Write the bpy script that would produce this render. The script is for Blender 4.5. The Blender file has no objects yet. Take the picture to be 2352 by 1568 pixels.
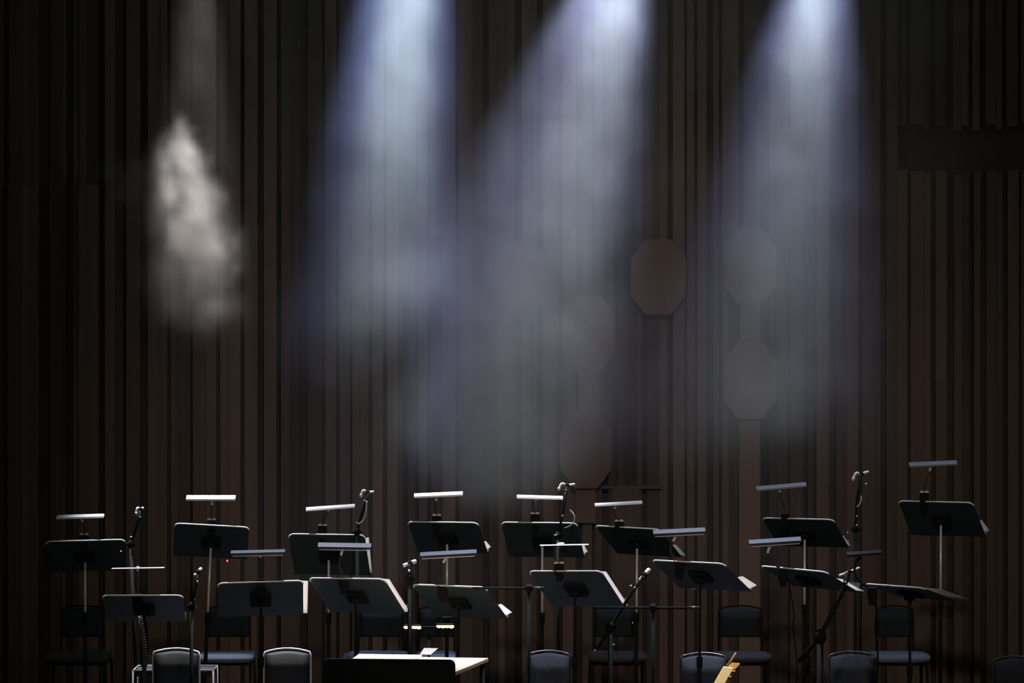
import bpy, bmesh, math, random
from mathutils import Vector, Matrix, Euler, Quaternion
C = bpy.context.scene.collection
S = bpy.context.scene
R = math.radians
PI = math.pi
random.seed(7)

# ------------------------------------------------------------------ camera
F, CX, HY, ZC = 8800.0, 1176.0, 700.0, 2.8      # focal length in photo pixels, horizon row, eye height
cam = bpy.data.cameras.new('camera')
cam.sensor_width = 36
cam.lens = F * 36 / 2352
cam.shift_y = (HY - 784) / 2352
cam.clip_end = 200
co = bpy.data.objects.new('camera', cam)
co.location = (0, 0, ZC)
co.rotation_euler = (R(90), 0, 0)
C.objects.link(co)
S.camera = co

def P(px, py, Y):
    return Vector(((px - CX) * Y / F, Y, ZC - (py - HY) * Y / F))

# ------------------------------------------------------------------ view, world, cycles
S.view_settings.view_transform = 'Standard'
S.view_settings.look = 'None'
S.view_settings.gamma = 1
S.view_settings.exposure = 0.0
try:
    S.view_settings.use_curve_mapping = False
except Exception:
    pass
w = bpy.data.worlds.new('dark_hall'); S.world = w; w.use_nodes = True
w.node_tree.nodes['Background'].inputs[0].default_value = (0.88, 1.0, 0.80, 1)
w.node_tree.nodes['Background'].inputs[1].default_value = 0.045
cy = S.cycles
cy.volume_bounces = 0
cy.max_bounces = 2
cy.diffuse_bounces = 1
cy.glossy_bounces = 2
cy.volume_max_steps = 128
cy.use_light_tree = True
cy.volume_step_rate = 5
cy.adaptive_threshold = 0.1
cy.sample_clamp_indirect = 4

# ------------------------------------------------------------------ stage lights
HZ_Y = 25.95                                      # depth of the beam lamps and the middle of the haze

def spot(name, loc, target, power, col, size_deg, blend=0.6, radius=0.05, k=1.0):
    l = bpy.data.lights.new(name, 'SPOT')
    l.energy = power * k; l.color = col; l.spot_size = R(size_deg); l.spot_blend = blend
    l.shadow_soft_size = radius
    o = bpy.data.objects.new(name, l)
    o.location = loc
    d = Vector(target) - Vector(loc)
    o.rotation_euler = d.to_track_quat('-Z', 'Y').to_euler()
    C.objects.link(o)
    return o

BEAMS = [
    # apex px, apex py, aim px at py 1000, power, colour, cone angle, blend
    (1005, -760, 850, 1000, 1750, (0.82, 1.0, 0.88), 12.5, 1.0),
    (1000, -760, 840, 1000, 1000, (0.40, 0.50, 1.0), 19.5, 0.8),
    (1500, -340, 1190, 1000, 330, (0.82, 1.0, 0.88), 21, 1.0),
    (1500, -340, 1110, 1000, 330, (0.58, 0.64, 1.0), 36, 0.8),
    (1915, -345, 1740, 1000, 330, (0.82, 1.0, 0.88), 21, 1.0),
    (1915, -345, 1745, 1000, 260, (0.50, 0.56, 1.0), 33, 0.85),
    (450, -430, 450, 1000, 620, (1.0, 0.92, 0.88), 15, 1.0),
]
for ax, ay, tx, ty, pw, col, ang, bl in BEAMS:
    spot('beam_spotlight', P(ax, ay, HZ_Y), P(tx, ty, HZ_Y), pw, col, ang, bl, k=3.2)

# back light over the players' stands: hangs above and just behind them, throws towards the hall
WASH = [
    # x, y, z, target x, y, z, power, colour, cone
    (-2.0, 24.75, 7.2, -1.9, 23.9, 1.2, 2300, (0.90, 0.92, 1.0), 20),
    (-0.2, 24.75, 7.2, -0.2, 23.9, 1.2, 1700, (0.90, 0.92, 1.0), 20),
    (1.4, 24.75, 7.2, 1.4, 23.9, 1.2, 230, (0.70, 0.84, 1.0), 24),
    (2.8, 24.75, 7.2, 2.8, 23.9, 1.2, 170, (0.66, 0.80, 1.0), 24),
    (-1.2, 23.4, 7.0, -1.2, 22.0, 1.0, 1500, (0.86, 0.86, 1.0), 30),
    (0.9, 23.4, 7.0, 0.9, 22.0, 1.0, 1400, (0.84, 0.84, 1.0), 30),
    (-1.9, 22.6, 6.0, -1.7, 21.9, 1.0, 150, (1.0, 0.72, 0.42), 26),
]
for x, y, z, tx, ty, tz, pw, col, ang in WASH:
    spot('stage_backlight', (x, y, z), (tx, ty, tz), pw, col, ang, 0.8, k=3.0)
# added unseen spot standing in for beam light scattered onto the lower wall
spot('wall_fill', (0.8, 10.0, 7.5), (0.8, 27.0, 0.6), 1700, (1.0, 0.78, 0.62), 30, 1.0, 0.25)

# ------------------------------------------------------------------ materials
def mat(name, col, rough=0.5, metal=0.0, spec=0.5):
    m = bpy.data.materials.new(name); m.use_nodes = True
    b = m.node_tree.nodes['Principled BSDF']
    b.inputs['Base Color'].default_value = (*col, 1)
    b.inputs['Roughness'].default_value = rough
    b.inputs['Metallic'].default_value = metal
    b.inputs['Specular IOR Level'].default_value = spec
    return m

def noise_mat(name, c1, c2, scale=(1, 1, 1), nscale=8.0, rough=0.6, detail=4, spec=0.3, bump=0.0):
    m = mat(name, c1, rough, 0, spec)
    nt = m.node_tree; n = nt.nodes; L = nt.links
    tc = n.new('ShaderNodeTexCoord'); mp = n.new('ShaderNodeMapping'); mp.inputs['Scale'].default_value = scale
    nz = n.new('ShaderNodeTexNoise'); nz.inputs['Scale'].default_value = nscale; nz.inputs['Detail'].default_value = detail
    rp = n.new('ShaderNodeValToRGB')
    rp.color_ramp.elements[0].position = 0.3; rp.color_ramp.elements[0].color = (*c1, 1)
    rp.color_ramp.elements[1].position = 0.7; rp.color_ramp.elements[1].color = (*c2, 1)
    L.new(tc.outputs['Object'], mp.inputs[0]); L.new(mp.outputs[0], nz.inputs['Vector'])
    L.new(nz.outputs['Fac'], rp.inputs[0]); L.new(rp.outputs[0], n['Principled BSDF'].inputs['Base Color'])
    if bump:
        b = n.new('ShaderNodeBump'); b.inputs['Strength'].default_value = bump; b.inputs['Distance'].default_value = 0.01
        L.new(nz.outputs['Fac'], b.inputs['Height']); L.new(b.outputs[0], n['Principled BSDF'].inputs['Normal'])
    return m

M = {}
M['black'] = mat('black_powder_coat', (0.012, 0.016, 0.016), 0.75, 0, 0.05)
M['desk'] = noise_mat('black_desk_sheet', (0.024, 0.040, 0.040), (0.029, 0.046, 0.046), (1, 1, 1), 30, 0.55)
M['lip'] = mat('lit_metal_edge', (0.75, 0.74, 0.72), 0.4, 0.0)  # pale base stands in for light caught on rims, knobs and joints
M['housing_lit'] = mat('backlit_lamp_housing', (0.66, 0.69, 0.74), 0.45, 0.0)  # pale base puts the strong back light into the lamp heads' colour
M['chrome'] = mat('bright_chrome_tube', (0.82, 0.82, 0.80), 0.3, 0.25)
M['housing_lit2'] = mat('dark_blue_lamp_housing', (0.034, 0.044, 0.062), 0.5, 0, 0.15)
M['housing_lit3'] = mat('slate_lamp_housing', (0.13, 0.15, 0.19), 0.45)
M['stool'] = mat('dull_steel', (0.16, 0.16, 0.17), 0.4)
M['seat_shaded'] = mat('shaded_seat_cloth', (0.03, 0.03, 0.035), 0.9)  # seat fabric with shade put into its colour, for the unlit seats
M['rubber'] = mat('black_rubber', (0.01, 0.01, 0.011), 0.8, 0, 0.1)
M['mic'] = mat('microphone_grey', (0.70, 0.72, 0.75), 0.38, 0.1)
M['micdark'] = mat('microphone_black', (0.03, 0.03, 0.033), 0.35, 0.0)
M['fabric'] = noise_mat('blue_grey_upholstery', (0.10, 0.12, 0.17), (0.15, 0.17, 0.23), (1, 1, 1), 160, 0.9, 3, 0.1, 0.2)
M['backpad'] = noise_mat('shaded_back_pad', (0.026, 0.031, 0.043), (0.040, 0.046, 0.060), (1, 1, 1), 160, 0.9, 3, 0.1, 0.2)  # seat upholstery darkened evenly, shade put into the colour of the backs
M['shell'] = noise_mat('charcoal_chair_back', (0.009, 0.011, 0.011), (0.013, 0.015, 0.015), (1, 1, 1), 60, 0.6)
M['backdark'] = noise_mat('shaded_blue_chair_back', (0.008, 0.014, 0.019), (0.012, 0.019, 0.026), (1, 1, 1), 60, 0.8)  # darkened colour stands in for shade on backs above the lit seats
M['wood'] = noise_mat('pale_wood', (0.52, 0.36, 0.16), (0.62, 0.45, 0.22), (1, 12, 12), 6, 0.5)
M['dkwood'] = noise_mat('reddish_wood', (0.22, 0.10, 0.05), (0.30, 0.15, 0.08), (1, 12, 12), 6, 0.5)
M['cream'] = mat('cream_board', (0.86, 0.76, 0.52), 0.6)
M['floor'] = noise_mat('dark_stage_boards', (0.008, 0.0065, 0.0055), (0.013, 0.010, 0.008), (1, 12, 1), 5, 0.6)

m = bpy.data.materials.new('sheet_paper'); m.use_nodes = True
nt = m.node_tree; n = nt.nodes; n.clear()
o_ = n.new('ShaderNodeOutputMaterial'); d = n.new('ShaderNodeBsdfDiffuse'); t = n.new('ShaderNodeBsdfTranslucent'); mx = n.new('ShaderNodeMixShader')
d.inputs[0].default_value = (0.82, 0.81, 0.78, 1); t.inputs[0].default_value = (0.80, 0.76, 0.70, 1); mx.inputs[0].default_value = 0.75
nt.links.new(d.outputs[0], mx.inputs[1]); nt.links.new(t.outputs[0], mx.inputs[2]); nt.links.new(mx.outputs[0], o_.inputs[0])
M['paper'] = m

def emis(name, col, st):
    m = bpy.data.materials.new(name); m.use_nodes = True
    b = m.node_tree.nodes['Principled BSDF']
    b.inputs['Base Color'].default_value = (*col, 1)
    b.inputs['Emission Color'].default_value = (*col, 1); b.inputs['Emission Strength'].default_value = st
    return m
M['warmled'] = emis('warm_lit_reading_lamp', (1.0, 0.70, 0.42), 1.7)
M['redled'] = emis('red_indicator', (1.0, 0.05, 0.02), 2.5)

# timber wall: long vertical grain and per-board tone
def wall_material():
    m = mat('dark_timber_boards', (0.06, 0.035, 0.02), 0.55, 0, 0.25)
    nt = m.node_tree; n = nt.nodes; L = nt.links
    tc = n.new('ShaderNodeTexCoord')
    at = n.new('ShaderNodeAttribute'); at.attribute_name = 'tone'
    mp = n.new('ShaderNodeMapping'); mp.inputs['Scale'].default_value = (38, 6, 1.1)
    nz = n.new('ShaderNodeTexNoise'); nz.inputs['Scale'].default_value = 1; nz.inputs['Detail'].default_value = 6; nz.inputs['Roughness'].default_value = .65
    L.new(tc.outputs['Object'], mp.inputs[0]); L.new(mp.outputs[0], nz.inputs[0])
    a = n.new('ShaderNodeMath'); a.operation = 'MULTIPLY_ADD'; a.inputs[1].default_value = 0.5; L.new(nz.outputs['Fac'], a.inputs[0]); L.new(at.outputs['Fac'], a.inputs[2])
    rp = n.new('ShaderNodeValToRGB')
    rp.color_ramp.elements[0].position = .25; rp.color_ramp.elements[0].color = (0.032, 0.023, 0.018, 1)
    rp.color_ramp.elements[1].position = 1.15 if False else 1.0; rp.color_ramp.elements[1].color = (0.150, 0.098, 0.070, 1)
    L.new(a.outputs[0], rp.inputs[0]); L.new(rp.outputs[0], n['Principled BSDF'].inputs['Base Color'])
    return m
M['wall'] = wall_material()

# ------------------------------------------------------------------ mesh helpers
class MB:
    def __init__(s):
        s.bm = bmesh.new(); s.sm = []
    def box(s, c, size, rot=None):
        r = rot.to_matrix().to_4x4() if rot is not None and not isinstance(rot, Matrix) else (rot or Matrix.Identity(4))
        mtx = Matrix.Translation(Vector(c)) @ r @ Matrix.Diagonal((size[0], size[1], size[2], 1))
        bmesh.ops.create_cube(s.bm, size=1, matrix=mtx); return s
    def prism(s, pts, axis_pts):
        """pts: polygon 3D; axis_pts: extrusion vector"""
        v1 = [s.bm.verts.new(p) for p in pts]
        v2 = [s.bm.verts.new(Vector(p) + Vector(axis_pts)) for p in pts]
        s.bm.faces.new(v1); s.bm.faces.new(v2[::-1])
        k = len(pts)
        for i in range(k):
            s.bm.faces.new((v1[i], v2[i], v2[(i + 1) % k], v1[(i + 1) % k]))
        return s
    def tube(s, pts, r, seg=10, r2=None):
        pts = [Vector(p) for p in pts]; k = len(pts)
        rings = []
        up = None
        for i, p in enumerate(pts):
            d = (pts[min(i + 1, k - 1)] - pts[max(i - 1, 0)]).normalized()
            if up is None:
                up = d.orthogonal().normalized()
            else:
                up = (up - d * up.dot(d)).normalized()
            b = d.cross(up)
            rr = r if r2 is None else r + (r2 - r) * i / (k - 1)
            if isinstance(r, (list, tuple)): rr = r[i]
            rings.append([s.bm.verts.new(p + up * math.cos(2 * PI * j / seg) * rr + b * math.sin(2 * PI * j / seg) * rr) for j in range(seg)])
        for i in range(k - 1):
            for j in range(seg):
                f = s.bm.faces.new((rings[i][j], rings[i][(j + 1) % seg], rings[i + 1][(j + 1) % seg], rings[i + 1][j])); s.sm.append(f)
        s.bm.faces.new(rings[0][::-1]); s.bm.faces.new(rings[-1])
        return s
    def ball(s, c, r, seg=12, sc=(1, 1, 1)):
        ret = bmesh.ops.create_uvsphere(s.bm, u_segments=seg, v_segments=seg // 2 + 2, radius=r, matrix=Matrix.Translation(Vector(c)) @ Matrix.Diagonal((*sc, 1)))
        for v in ret['verts']:
            for f in v.link_faces: s.sm.append(f)
        return s
    def build(s, name, m, parent=None, bevel=0, inv=None):
        for f in s.sm:
            if f.is_valid: f.smooth = True
        bmesh.ops.recalc_face_normals(s.bm, faces=s.bm.faces[:])
        me = bpy.data.meshes.new(name)
        if inv is not None: s.bm.transform(inv)
        s.bm.to_mesh(me); s.bm.free()
        o = bpy.data.objects.new(name, me); C.objects.link(o)
        me.materials.append(m)
        if parent: o.parent = parent
        if bevel:
            b = o.modifiers.new('bevel', 'BEVEL'); b.width = bevel; b.segments = 2; b.limit_method = 'ANGLE'
        return o

def smooth(pts, n=6):
    """Catmull-Rom through the points"""
    pts = [Vector(p) for p in pts]
    q = [pts[0] * 2 - pts[1]] + pts + [pts[-1] * 2 - pts[-2]]
    out = []
    for i in range(1, len(q) - 2):
        a, b, c, d = q[i - 1:i + 3]
        for k in range(n):
            t = k / n
            out.append(0.5 * ((2 * b) + (c - a) * t + (2 * a - 5 * b + 4 * c - d) * t * t + (3 * b - a - 3 * c + d) * t ** 3))
    out.append(pts[-1])
    return out

def tag(o, label, cat, group=None, kind=None):
    if label: o['label'] = label
    if cat: o['category'] = cat
    if group: o['group'] = group
    if kind: o['kind'] = kind
    return o

def empty(name, loc, rz=0):
    o = bpy.data.objects.new(name, None); C.objects.link(o)
    o.location = loc; o.rotation_euler = (0, 0, rz); o.empty_display_size = .1
    return o
def inv_of(loc, rz=0):
    return (Matrix.Translation(Vector(loc)) @ Matrix.Rotation(rz, 4, 'Z')).inverted()

# ------------------------------------------------------------------ the room
ZR = 0.08                                          # height of the back platform
WALL_Y = 27.05
mb = MB(); mb.box((0, 16.5, -.15), (20, 13.6, .3)); fl = mb.build('floor', M['floor']); tag(fl, None, None, kind='structure')
mb = MB(); mb.box((0, 25.4, ZR / 2 - .1), (20, 4.2, ZR + .2)); fl2 = mb.build('trim_1', M['floor']); tag(fl2, None, None, kind='structure')

def wx(px): return (px - CX) * WALL_Y / F
def wz(py): return ZC - (py - HY) * WALL_Y / F

# grooves seen in the photograph: (x px, width px)
GR = [(12, 10), (100, 22), (157, 14), (233, 12), (285, 6), (329, 14), (387, 7), (440, 5), (500, 8), (556, 7), (598, 12), (640, 8), (697, 14), (742, 6), (775, 6), (806, 5),
      (850, 8), (884, 8), (930, 9), (958, 6), (985, 6), (1050, 7), (1116, 11), (1190, 14), (1240, 12), (1287, 9), (1330, 12), (1363, 6), (1390, 12), (1414, 8), (1449, 22), (1480, 9),
      (1540, 10), (1575, 5), (1598, 6), (1631, 12), (1655, 7), (1703, 10), (1757, 14), (1812, 5), (1850, 9), (1871, 8), (1915, 10), (1976, 8), (2030, 10), (2088, 7),
      (2145, 10), (2185, 12), (2232, 8), (2260, 12), (2310, 9), (2345, 6)]
def wall():
    bm = bmesh.new()
    tone = bm.loops.layers.float.new('tone') if False else None
    tones = []
    def slab(x0, x1, z0, z1, y, depth, tn):
        r = bmesh.ops.create_cube(bm, size=1, matrix=Matrix.Translation(((x0 + x1) / 2, y + depth / 2, (z0 + z1) / 2)) @ Matrix.Diagonal((x1 - x0, depth, z1 - z0, 1)))
        fs = set()
        for v in r['verts']:
            fs.update(v.link_faces)
        tones.append((list(fs), tn))
    # backing behind the grooves
    slab(-7, 7, -.3, 7.5, WALL_Y + .11, .1, 0.0)
    rnd = random.Random(11)
    grs = sorted([(wx(p), 1.25 * wd * WALL_Y / F) for p, wd in GR])
    x = -6.5
    edges = []
    # random grooves outside the frame
    while x < wx(0):
        edges.append((x, rnd.uniform(.02, .05))); x += rnd.uniform(.12, .3)
    edges += grs
    x = wx(2352) + .1
    while x < 6.5:
        edges.append((x, rnd.uniform(.02, .05))); x += rnd.uniform(.12, .3)
    edges.sort()
    for (xa, wa), (xb, wb) in zip(edges[:-1], edges[1:]):
        a, b = xa + wa / 2, xb - wb / 2
        if b - a < .015: continue
        # split a wide bay into narrower battens standing at different depths
        cuts = [a]
        while b - cuts[-1] > .10:
            cuts.append(cuts[-1] + rnd.uniform(.045, .095))
        cuts.append(b)
        for u, v in zip(cuts[:-1], cuts[1:]):
            if v - u < .006: continue
            dz = rnd.choice([0, .012, .025, .04, .05])
            right = u > wx(2040)
            left = u < wx(210)
            ztop = 7.5
            if right: ztop = wz(395 + rnd.uniform(-6, 6))
            elif left: ztop = wz(425)
            zs = [-.2]
            if rnd.random() < .35:
                zs.append(wz(rnd.uniform(450, 1400)))
            zs.append(ztop)
            zs.sort()
            for z0, z1 in zip(zs[:-1], zs[1:]):
                slab(u, v, z0, z1, WALL_Y + dz + (.02 if z0 > 0 else 0), .13, rnd.uniform(.05, .62))
            if ztop < 7:
                zz = ztop
                k0 = wz(rnd.uniform(270, 300)) if right else ztop
                slab(u, v, k0, 7.5, WALL_Y + .06 + dz * .4, .1, rnd.uniform(.1, .45))
    # short slots and ledges picked out in the photo
    for (pxa, pxb, pya, pyb, dy) in [(1405, 1468, 1118, 1400, -.02), (1380, 1520, 1115, 1122, .0)]:
        slab(wx(pxa), wx(pxb), wz(pyb), wz(pya), WALL_Y + dy, .12, .35)
    me = bpy.data.meshes.new('wall_back')
    vals = {}
    bm.faces.ensure_lookup_table(); bm.faces.index_update()
    for fs, tn in tones:
        for f in fs: vals[f.index] = tn
    bm.to_mesh(me); bm.free()
    a = me.attributes.new('tone', 'FLOAT', 'FACE')
    for i in range(len(me.polygons)): a.data[i].value = vals.get(i, .2)
    me.materials.append(M['wall'])
    o = bpy.data.objects.new('wall_back', me); C.objects.link(o)
    tag(o, None, None, kind='structure')
    return o
wb = wall()

def panel(px, py, w=122, h=172, necks=(), depth=.085, tn=.5):
    """eight-sided timber panel, with the narrow boards that run on from it"""
    x, z = wx(px), wz(py); hw, hh = w / 2 * WALL_Y / F, h / 2 * WALL_Y / F
    k, kz = hw * .46, hh * .50
    pts = [(x - k, z + hh), (x + k, z + hh), (x + hw, z + kz), (x + hw, z - kz), (x + k, z - hh), (x - k, z - hh), (x - hw, z - kz), (x - hw, z + kz)]
    mb = MB()
    mb.prism([(a, WALL_Y - depth, b) for a, b in pts], (0, .035, 0))
    mb.prism([(x + (a - x) * .82, WALL_Y - depth + .035, z + (b - z) * .82) for a, b in pts], (0, depth + .02, 0))
    for (p0, p1) in necks:
        mb.box((x, WALL_Y - depth * .4 + .05, (wz(p0) + wz(p1)) / 2), (k * 1.7, .1, abs(wz(p0) - wz(p1))))
    o = mb.build('octagonal_panel', M['wall'], wb)
    at = o.data.attributes.new('tone', 'FLOAT', 'FACE')
    for i in range(len(o.data.polygons)): at.data[i].value = tn + .12
    return o
panel(1352, 766, 120, 172, [(852, 945)], tn=.55)
panel(1345, 1032, 118, 175, [(1120, 1200)], tn=.45)
panel(1511, 636, 126, 172, [], tn=.5)
panel(1722, 612, 120, 172, [(698, 784)], tn=.5)
panel(1721, 873, 122, 176, [(961, 1570)], tn=.62)
panel(1196, 640, 118, 170, [], tn=.4)

# ------------------------------------------------------------------ haze
HX0, HX1, HY0, HY1, HZ0, HZ1 = -4.2, 4.2, 25.35, 26.95, .9, 7.2
def haze():
    """a voxel cloud: puffs warped and broken up by noise, filled in by geometry nodes"""
    m = bpy.data.materials.new('drifting_haze'); m.use_nodes = True
    nt = m.node_tree; n = nt.nodes; L = nt.links; n.clear()
    out = n.new('ShaderNodeOutputMaterial'); vol = n.new('ShaderNodeVolumeScatter'); at = n.new('ShaderNodeAttribute'); at.attribute_name = 'density'
    vol.inputs['Color'].default_value = (0.92, 0.93, 0.95, 1); vol.inputs['Anisotropy'].default_value = 0.0
    L.new(at.outputs['Fac'], vol.inputs['Density']); L.new(vol.outputs[0], out.inputs['Volume'])
    g = bpy.data.node_groups.new('haze_field', 'GeometryNodeTree')
    g.interface.new_socket('Geometry', in_out='INPUT', socket_type='NodeSocketGeometry')
    g.interface.new_socket('Geometry', in_out='OUTPUT', socket_type='NodeSocketGeometry')
    n = g.nodes; L = g.links
    gout = n.new('NodeGroupOutput')
    P0 = n.new('GeometryNodeInputPosition')
    def noise(scale, nscale, detail, rough=.55, dist=0.0):
        q = n.new('ShaderNodeVectorMath'); q.operation = 'MULTIPLY'; L.new(P0.outputs[0], q.inputs[0]); q.inputs[1].default_value = scale
        nz = n.new('ShaderNodeTexNoise'); nz.inputs['Scale'].default_value = nscale; nz.inputs['Detail'].default_value = detail
        nz.inputs['Roughness'].default_value = rough; nz.inputs['Distortion'].default_value = dist
        L.new(q.outputs[0], nz.inputs['Vector']); return nz
    def math_(op, a, b):
        q = n.new('ShaderNodeMath'); q.operation = op
        for i, v in enumerate((a, b)):
            if isinstance(v, (int, float)): q.inputs[i].default_value = v
            else: L.new(v, q.inputs[i])
        return q.outputs[0]
    wn = noise((1, 1, 1), 1.3, 4, .6)
    sub = n.new('ShaderNodeVectorMath'); sub.operation = 'SUBTRACT'; L.new(wn.outputs['Color'], sub.inputs[0]); sub.inputs[1].default_value = (.5, .5, .5)
    wsc = n.new('ShaderNodeVectorMath'); wsc.operation = 'SCALE'; L.new(sub.outputs[0], wsc.inputs[0]); wsc.inputs['Scale'].default_value = 1.3
    pos = n.new('ShaderNodeVectorMath'); pos.operation = 'ADD'; L.new(P0.outputs[0], pos.inputs[0]); L.new(wsc.outputs[0], pos.inputs[1])
    totals = [None, None]
    for (px, py, rx, ry, st) in PUFFS:
        c = P(px, py, HZ_Y); sx = rx * HZ_Y / F; sz = ry * HZ_Y / F
        a = n.new('ShaderNodeVectorMath'); a.operation = 'SUBTRACT'; L.new(pos.outputs[0], a.inputs[0]); a.inputs[1].default_value = c
        b = n.new('ShaderNodeVectorMath'); b.operation = 'MULTIPLY'; L.new(a.outputs[0], b.inputs[0]); b.inputs[1].default_value = (1 / sx, 1 / (.45 if st > 1 else .95), 1 / sz)
        l = n.new('ShaderNodeVectorMath'); l.operation = 'LENGTH'; L.new(b.outputs[0], l.inputs[0])
        mr = n.new('ShaderNodeMapRange'); mr.interpolation_type = 'SMOOTHSTEP'
        L.new(l.outputs['Value'], mr.inputs['Value']); mr.inputs['From Min'].default_value = 1.35; mr.inputs['From Max'].default_value = .25
        mr.inputs['To Min'].default_value = 0; mr.inputs['To Max'].default_value = st
        ki = 1 if px < 600 else 0; totals[ki] = mr.outputs[0] if totals[ki] is None else math_('ADD', totals[ki], mr.outputs[0])
    det = noise((1, .35, .75), 3.4, 8, .66, .6)
    dm = n.new('ShaderNodeMapRange'); L.new(det.outputs['Fac'], dm.inputs['Value'])
    dm.inputs['From Min'].default_value = .42; dm.inputs['From Max'].default_value = .64; dm.inputs['To Min'].default_value = .15; dm.inputs['To Max'].default_value = 2.1
    dm2 = n.new('ShaderNodeMapRange'); L.new(det.outputs['Fac'], dm2.inputs['Value'])
    dm2.inputs['From Min'].default_value = .36; dm2.inputs['From Max'].default_value = .68; dm2.inputs['To Min'].default_value = .66; dm2.inputs['To Max'].default_value = 1.35
    dens = math_('ADD', math_('MULTIPLY', totals[1], dm.outputs[0]), math_('MULTIPLY', totals[0], dm2.outputs[0]))
    dens = math_('ADD', dens, .014)
    dens = math_('MULTIPLY', dens, HAZE_K)
    vc = n.new('GeometryNodeVolumeCube'); L.new(dens, vc.inputs['Density'])
    vc.inputs['Min'].default_value = (HX0, HY0, HZ0); vc.inputs['Max'].default_value = (HX1, HY1, HZ1)
    vc.inputs['Resolution X'].default_value = 160; vc.inputs['Resolution Y'].default_value = 20; vc.inputs['Resolution Z'].default_value = 130
    sm = n.new('GeometryNodeSetMaterial'); sm.inputs['Material'].default_value = m
    L.new(vc.outputs[0], sm.inputs[0]); L.new(sm.outputs[0], gout.inputs[0])
    v = bpy.data.volumes.new('stage_haze'); o = bpy.data.objects.new('stage_haze', v); C.objects.link(o)
    v.materials.append(m)
    v.render.space = 'WORLD'; v.render.step_size = .14
    md = o.modifiers.new('haze_field', 'NODES'); md.node_group = g
    tag(o, 'thin drifting smoke lit by blue-white beams in front of the timber wall', 'haze', kind='stuff')
    return o
HAZE_K = 1.0
PUFFS = [
    (940, -60, 420, 420, .40), (900, 400, 330, 300, .24), (780, 720, 190, 130, .15), (1080, 820, 150, 260, .26), (930, 600, 200, 120, .08),
    (1440, 0, 320, 260, .40), (1330, 400, 260, 220, .32), (1140, 640, 220, 200, .36), (1240, 860, 240, 240, .24), (1420, 780, 220, 200, .10), (1150, 990, 240, 140, .13), (1600, 950, 250, 130, .08),
    (1880, 0, 340, 280, .42), (1820, 440, 330, 260, .22), (1700, 760, 360, 240, .16), (2120, 200, 180, 300, .06), (1900, 900, 250, 200, .08),
    (395, 450, 95, 130, 2.6), (505, 560, 80, 75, 2.2), (440, 650, 140, 120, .5), (450, 150, 140, 300, .01),
]
haze()

# ------------------------------------------------------------------ builders
def make_stand(px, py, Y, yaw, tilt, zf, label, w=.5, h=.34, roll=0, lean=0):
    """music stand. (px, py) = middle of the desk's top edge in the photo"""
    top = P(px, py, Y)
    yw, t = R(yaw), R(tilt)
    Rm = Matrix.Rotation(yw, 4, 'Z') @ Matrix.Rotation(R(roll), 4, 'Y')
    ex = (Rm @ Vector((1, 0, 0))); u = (Rm @ Vector((0, -math.sin(t), math.cos(t)))); nn = (Rm @ Vector((0, math.cos(t), math.sin(t))))
    cen = top - u * h / 2
    base = cen - nn * .05; base.z = zf
    iv = inv_of(base)
    st = empty('music_stand', base); tag(st, label, 'music stand', 'music stands of the orchestra')
    def D(a, b, c=0): return cen + ex * a + u * b + nn * c
    # desk: sheet with rounded upper corners
    rc = .035; pts = [(-w / 2, -h / 2), (w / 2, -h / 2)]
    for k in range(5):
        an = k / 4 * PI / 2; pts.append((w / 2 - rc + rc * math.cos(an), h / 2 - rc + rc * math.sin(an)))
    for k in range(5):
        an = PI / 2 + k / 4 * PI / 2; pts.append((-w / 2 + rc + rc * math.cos(an), h / 2 - rc + rc * math.sin(an)))
    mb = MB(); mb.prism([D(a, b, -.002) for a, b in pts], nn * .004)
    desk = mb.build('desk', M['desk'], st, inv=iv)
    # shelf lip on the player's side at the bottom
    mb = MB(); mb.prism([D(-w / 2, -h / 2, 0), D(w / 2, -h / 2, 0), D(w / 2, -h / 2 + .004, 0), D(-w / 2, -h / 2 + .004, 0)], nn * .055)
    mb.build('shelf', M['desk'], desk, inv=iv)
    # rolled rim along the desk top, pale to stand in for its lit edge
    mb = MB(); rim = [D(a * 1.0, b, 0) for a, b in pts[2:]]
    mb.tube(rim, .0048, 6); mb.build('rim', M['lip'], desk, inv=iv)
    # pivot bracket behind the desk
    mb = MB(); Rd = Matrix((ex, -nn, u)).transposed().to_4x4()
    mb.box(D(0, 0, -.012), (.12, .02, .10), Rd); mb.tube([D(-.03, -.0, -.035), D(.03, 0, -.035)], .014)
    mb.box(D(0, -.005, -.024), (.03, .03, .05), Rd)
    mb.build('tilt_bracket', M['black'], st, inv=iv)
    # tubes
    pt = D(0, -.01, -.04); bx = Vector((base.x + lean, base.y, zf + .10))
    zj = zf + .74
    k = (zj - bx.z) / (pt.z - bx.z); jn = bx.lerp(pt, k)
    mb = MB(); mb.tube([jn - (pt - jn).normalized() * .05, pt], .0076, 10); mb.build('upper_tube', M['chrome' if Y > 23 else 'black'], st, inv=iv)
    mb = MB(); mb.tube([bx, jn], .0125, 10); mb.build('lower_tube', M['black'], st, inv=iv)
    mb = MB(); mb.tube([jn - Vector((0, 0, .03)), jn + Vector((0, 0, .03))], .018, 10); mb.build('collar', M['black'], st, inv=iv)
    for i in range(3):
        an = yw + PI / 2 + i * 2 * PI / 3; dx = Vector((math.cos(an), math.sin(an), 0))
        mb = MB(); mb.tube(smooth([bx + Vector((0, 0, .03)) + dx * .01, bx + dx * .12 + Vector((0, 0, -.02)), Vector((bx.x, bx.y, zf + .009)) + dx * .27], 4), .009, 8)
        mb.build('leg', M['black'], st, inv=iv)
    st['_d'] = 0
    del st['_d']
    return dict(D=D, ex=ex, u=u, n=nn, cen=cen, w=w, h=h)

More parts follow.
